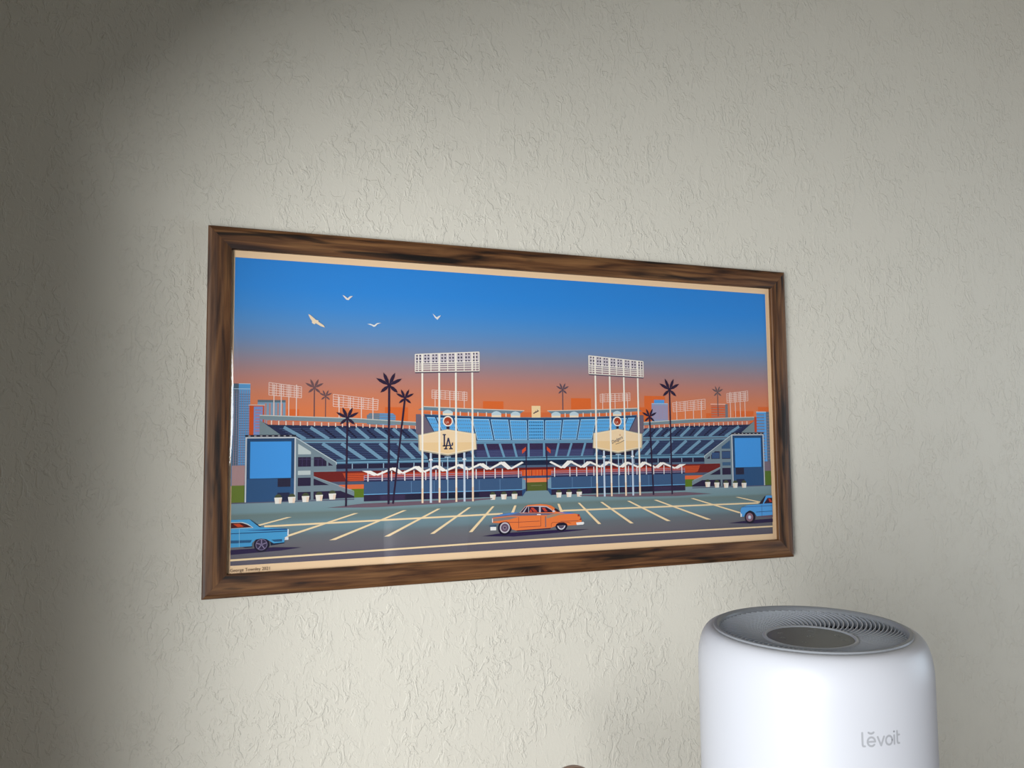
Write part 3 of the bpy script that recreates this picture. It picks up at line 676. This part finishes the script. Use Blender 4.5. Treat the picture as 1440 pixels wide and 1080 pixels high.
# --- blue pick-up entering at the right edge
A.poly([(361, 67.6), (400, 70.6), (453.5, 71.8), (453.5, 65.6), (414, 64.6)], SH)
A.poly([(388, 93.6), (385.6, 90), (385, 84), (386, 78), (392, 77.2), (396, 84), (405, 88), (414, 84), (419, 77), (453.5, 78.2), (453.5, 112.6), (441.6, 112.8), (437, 110.8), (428, 97.6), (400, 97)], (88, 168, 234))
A.poly([(419, 77), (453.5, 78.2), (453.5, 73.6), (430, 75)], (112, 92, 110)); A.poly([(437.6, 111.4), (440, 111.6), (432.6, 98.4), (427, 98.4), (426, 100)], (34, 24, 46))
A.poly([(443.4, 108.4), (453.5, 108.4), (453.5, 98.8), (435.4, 98.8)], (56, 26, 44)); A.poly([(445, 107.4), (449, 107), (453.4, 101), (448, 101)], (196, 60, 44))
A.lines([((388, 94.2), (453.5, 94.6))], .9, (50, 92, 150)); A.lines([((418, 84.4), (453.5, 85))], .9, (28, 66, 120)); A.lines([((430.6, 97), (430.4, 76))], .6, (44, 60, 110))
A.poly([(384.8, 77.4), (387.6, 77.2), (388, 82), (384.6, 84.4)], (238, 242, 244))
A.disc((405, 76), 11.2, (22, 18, 40)); A.disc((404, 76), 7.6, (146, 110, 124)); A.disc((404, 76), 3.4, (190, 202, 228)); A.disc((403.6, 76.4), 1.6, (240, 244, 250), n=12)

# --- birds
CB = (250, 226, 192)
A.poly([(-355.8, 398.8), (-352.6, 397.6), (-344.6, 390.8), (-341, 390.2), (-341.4, 388.4), (-333.6, 383.4), (-331.8, 380.2), (-337.6, 381.8), (-345, 386),
        (-346.6, 384.2), (-348, 384.8), (-350.8, 386.6), (-350, 388.4), (-353, 392.6)], CB)
A.poly([(-306.8, 429.6), (-303.4, 428.4), (-299.4, 425.2), (-295.6, 428.4), (-291.4, 429), (-296, 424.6), (-297.6, 422.4), (-300.8, 422.8), (-303, 424.8)], (240, 232, 222))
A.poly([(-270, 388.2), (-265, 388.6), (-259.6, 387), (-255.4, 390.2), (-249, 390.9), (-254.6, 388.6), (-257.6, 385.2), (-260.2, 384.2), (-263.6, 386.2)], (236, 236, 232))
A.poly([(-170, 408.8), (-167, 406.6), (-163.4, 403.4), (-160, 405.4), (-156.4, 406.8), (-159, 403.2), (-162.2, 399.4), (-166, 402.4)], (236, 236, 236))
# --- signature in the lower margin
A.text('George Townley 2021', (-457.4, 36.8), 6.3, (112, 92, 80), sx=.93)

K = 1.01371
verts = [((u + 493.2) * K / 1000 - FW / 2 - 0.00002, -0.0095 - lay * 2.5e-6, (208.9 + (v - 208.9) * K) / 1000) for u, v, lay in A.V]
me = bpy.data.meshes.new('printed_picture')
me.from_pydata(verts, [], A.F); me.update()
ca = me.color_attributes.new('ink', 'FLOAT_COLOR', 'CORNER')
INKGAIN = 0.92
vals = []
for cols in A.C:
    for c in cols:
        r, g, b = srgb(c); vals += [min(.9, r * INKGAIN), min(.9, g * INKGAIN), min(.9, b * INKGAIN), 1.0]
ca.data.foreach_set('color', vals)
M_INK = mat('printed_ink', (200, 200, 200), 0.55, 0.25)
at = N(M_INK, 'ShaderNodeAttribute'); at.attribute_name = 'ink'
L(M_INK, at.outputs['Color'], M_INK.node_tree.nodes['Principled BSDF'].inputs['Base Color'])
me.materials.append(M_INK)
po = bpy.data.objects.new('printed_picture', me); COL.objects.link(po); po.parent = print_t
po['label'] = 'printed illustration of a ballpark at sunset with palms, light towers and three cars'

# ---------------------------------------------------------------- side table under the purifier
SC = 0.080 / 0.094                          # size of the purifier
PR = 0.094
PH = 0.320 / SC
PTOP = CAM + Vector((0.56942, 0.65965, -0.186256)) * SC
TX0, TX1, TY0, TY1, TZ = 0.36, 0.61, -0.80, -0.52, PTOP.z - 0.3222
tb = empty('side_table', ((TX0 + TX1) / 2, (TY0 + TY1) / 2, 0), 'brown wooden side table under the white air purifier, below the picture', 'table')
hx, hy = (TX1 - TX0) / 2, (TY1 - TY0) / 2
bevel(obj('tabletop', *boxes([(-hx, -hy, TZ - 0.024, hx, hy, TZ)]), M_TABLE, tb), 0.003)
obj('apron', *boxes([(-hx + .04, -hy + .03, TZ - .09, hx - .04, -hy + .048, TZ - .024), (-hx + .04, hy - .048, TZ - .09, hx - .04, hy - .03, TZ - .024),
                     (-hx + .03, -hy + .048, TZ - .09, -hx + .048, hy - .048, TZ - .024), (hx - .048, -hy + .048, TZ - .09, hx - .03, hy - .048, TZ - .024)]), M_TABLE, tb)
for sx in (-1, 1):
    for sy in (-1, 1):
        V, F = boxes([(-.019, -.019, 0, .019, .019, TZ - .024)])
        V = [(x * (.68 + .32 * z / TZ), y * (.68 + .32 * z / TZ), z) for x, y, z in V]
        o = obj('leg', V, F, M_TABLE, tb, loc=(sx * (hx - .045), sy * (hy - .045), 0)); bevel(o, .003)

# ---------------------------------------------------------------- air purifier
TILT = radians(1.30)
tdir = Vector((-0.65343947, -0.75697877, 0))
RM = Matrix.Rotation(TILT, 4, Vector((0, 0, 1)).cross(tdir))
base = PTOP - (RM @ Vector((0, 0, PH * SC, 1))).xyz
pf = empty('air_purifier', base, 'white cylindrical air purifier with swirled grey vented top and dark round touch panel', 'air purifier')
pf.rotation_mode = 'QUATERNION'; pf.rotation_quaternion = RM.to_quaternion()
def pobj(name, V, F, m, parent, smooth=False):
    return obj(name, [(x * SC, y * SC, z * SC) for x, y, z in V], F, m, parent, smooth)
# housing: lathed shell, local z measured from the base
prof = [(0.0, 0.006), (0.090, 0.006), (0.094, 0.0), (0.103, 0.0), (0.1075, 0.004), (0.109, 0.012), (0.1097, 0.03), (0.110, 0.10), (0.110, PH - 0.05)]
for i in range(1, 17):
    a = i / 16 * radians(78)
    t = a / radians(78) * pi / 2
    prof.append((PR - .0004 + (0.1104 - PR) * cos(t) ** .78, PH - 0.038 + 0.0375 * sin(t)))
prof += [(PR - 0.0012, PH - 0.0012), (PR - 0.0012, PH - 0.03)]
pobj('housing', *lathe(prof, 128), M_WHITE, pf, smooth=True)
# grey ring with a slightly domed lip, stepping down to the fins
ring = [(PR, PH - 0.004), (PR, PH - 0.0004), (PR * .992, PH + 0.0010), (PR * .975, PH + 0.0014), (PR * .955, PH + 0.0010), (PR * .938, PH - 0.0005), (PR * .930, PH - 0.0025),
        (PR * .925, PH - 0.0095), (PR * .915, PH - 0.0095), (PR * .915, PH - 0.026), (PR, PH - 0.026)]
pobj('top_ring', *lathe(ring, 128, close=True), M_RING, pf, smooth=False)
well = [(0, PH - 0.050), (PR * .912, PH - 0.050), (PR * .912, PH - 0.0100)]
pobj('air_well', *lathe(well, 96), M_DARK, pf)
# inner wheel behind the fins: cone from the hub down into the well
hub = [(PR * .47, PH - 0.030), (PR * .49, PH - 0.0125), (PR * .485, PH - 0.0098), (PR * .472, PH - 0.0086), (PR * .455, PH - 0.0086), (PR * .442, PH - 0.0095), (PR * .435, PH - 0.013), (PR * .43, PH - .030)]
pobj('hub_ring', *lathe(hub, 96, close=True), M_FIN, pf, smooth=True)
pan = [(0, PH - 0.0096), (PR * .40, PH - 0.0096), (PR * .437, PH - 0.0099), (PR * .437, PH - 0.014), (0, PH - 0.014)]
panel = pobj('control_panel', *lathe(pan, 96), M_PANEL, pf)

# swirled fins
def fin_mesh():
    V, F = [], []
    n = 14; sw = radians(27)
    for i in range(n + 1):
        t = i / n
        r = PR * (.931 + (.484 - .931) * t)
        a = -sw * (1 - (1 - t) ** 1.9)
        ztop = PH - 0.0028 + (-0.0100 + 0.0028) * (t ** 1.25)
        th = 0.00062 + 0.0001 * (1 - t)
        da = th / r
        hgt = 0.0085 - 0.002 * t
        for s in (-1, 1):
            V.append((r * cos(a + s * da), r * sin(a + s * da), ztop))
        for s in (-1, 1):
            V.append((r * cos(a + s * da), r * sin(a + s * da), ztop - hgt))
    for i in range(n):
        b, c = 4 * i, 4 * (i + 1)
        F += [(b, b + 1, c + 1, c), (b + 1, b + 3, c + 3, c + 1), (b + 2, b, c, c + 2), (b + 3, b + 2, c + 2, c + 3)]
    F += [(0, 2, 3, 1), (4 * n, 4 * n + 1, 4 * n + 3, 4 * n + 2)]
    return V, F
NF = 74
f0 = pobj('fin', *fin_mesh(), M_FIN, pf)
for i in range(1, NF):
    o = f0.copy(); COL.objects.link(o); o.parent = pf
    o.rotation_euler = (0, 0, 2 * pi * i / NF)

# flat strokes used for icons and lettering
def ribbon(pts, w, caps=True):
    polys = []
    for a, b in zip(pts, pts[1:]):
        polys.append(Art.seg(None, a, b, w))
    if caps:
        for p in pts: polys.append([(p[0] + w / 2 * cos(k * pi / 5), p[1] + w / 2 * sin(k * pi / 5)) for k in range(10)])
    return polys
def arc(c, r, a0, a1, n=14, ry=None):
    ry = ry or r
    return [(c[0] + r * cos(radians(a0 + (a1 - a0) * i / n)), c[1] + ry * sin(radians(a0 + (a1 - a0) * i / n))) for i in range(n + 1)]
def strokes_obj(name, strokes, w, fn, m, parent):
    V, F = [], []
    for s in strokes:
        for p in ribbon(s, w):
            b = len(V); V += [fn(x, y) for x, y in p]; F.append(tuple(range(b, b + len(p))))
    return pobj(name, V, F, m, parent)
def on_panel(cx_, cy_, s):
    ph = radians(-40)
    def f(x, y):
        X, Y = cx_ + x * s, cy_ + y * s
        return (X * cos(ph) - Y * sin(ph), X * sin(ph) + Y * cos(ph), PH - 0.00945)
    return f
icons = {
    'power': ([arc((0, 0), 1, 125, 415), [(0, .5), (0, 1.25)]], (0, .002), .0030),
    'fan': ([arc((0, .55), .5, -60, 240), arc((-.5, -.35), .5, 60, 360), arc((.5, -.35), .5, 180, 480)], (-.026, -.010), .0026),
    'moon': ([arc((0, 0), 1, 60, 300), arc((.55, 0), .85, 90, 270)], (-.028, .008), .0026),
    'clock': ([arc((0, 0), 1, 0, 360), [(0, .6), (0, 0), (.5, 0)]], (.026, .013), .0026),
    'lock': ([[(-.8, 0), (.8, 0), (.8, -1), (-.8, -1), (-.8, 0)], arc((0, 0), .55, 0, 180)], (.031, -.002), .0024),
    'filter': ([[(-1, .8), (1, .8)], [(-1, 0), (1, 0)], [(-1, -.8), (1, -.8)]], (.001, .024), .0026),
    'light': ([arc((0, .2), .7, -50, 230), [(-.3, -.9), (.3, -.9)]], (-.006, -.022), .0026),
}
for nm, (st, c, s) in icons.items():
    strokes_obj('touch_icon', st, .30, on_panel(c[0], c[1], s), M_ICON, panel)

# lettering on the shell: one raised-flat mesh wrapped on the cylinder
A0, A1, ZT = radians(-110.6), radians(-91.6), PH - 0.0748
def on_shell(x, y):
    a = A0 + (A1 - A0) * (x / 10.9)
    return (0.11008 * cos(a), 0.11008 * sin(a), ZT + y * 0.00318)
let = [[(.4, 3.9), (.4, .75), (.55, .35), (1.0, .3)],
       [(1.75, 1.45), (3.75, 1.45)], arc((2.75, 1.45), 1.02, 0, 318, 18, 1.18), arc((2.75, 4.35), .85, 215, 325, 8, .75),
       [(4.5, 2.6), (5.4, .3), (6.3, 2.6)],
       arc((7.75, 1.45), .95, 0, 360, 22, 1.17),
       [(9.35, 2.6), (9.35, .3)], [(9.35, 3.55), (9.35, 3.6)],
       [(10.3, 3.6), (10.3, .85), (10.45, .4), (10.95, .3)], [(10.3, 2.55), (11.0, 2.55)]]
lt = strokes_obj('lettering', let, .52, on_shell, M_LOGO, pf)
lt['label'] = 'grey brand lettering on the white shell'

# ---------------------------------------------------------------- slim turned stand between the table and the wall; only its rounded knob peeks in
SH_ = 0.8478
st = empty('wooden_stand', (0.4465, -0.25, 0), 'slim turned brown wooden stand, only its rounded knob top showing at the bottom edge', 'stand')
obj('base', *lathe([(0, 0), (.11, 0), (.115, .006), (.112, .016), (.09, .022), (.04, .030), (.022, .045), (0, .045)], 48), M_JAR, st, smooth=True)
obj('stem', *lathe([(0, .045), (.016, .045), (.012, .10), (.014, .40), (.011, .72), (.016, SH_ - .060), (.0115, SH_ - .046), (0, SH_ - .046)], 32), M_JAR, st, smooth=True)
obj('knob', *lathe([(0, SH_ - .046), (.0115, SH_ - .046), (.0185, SH_ - .036), (.0215, SH_ - .022), (.0205, SH_ - .010), (.0170, SH_ - .0040), (.0100, SH_ - .0009), (0, SH_)], 32), M_JAR, st, smooth=True)
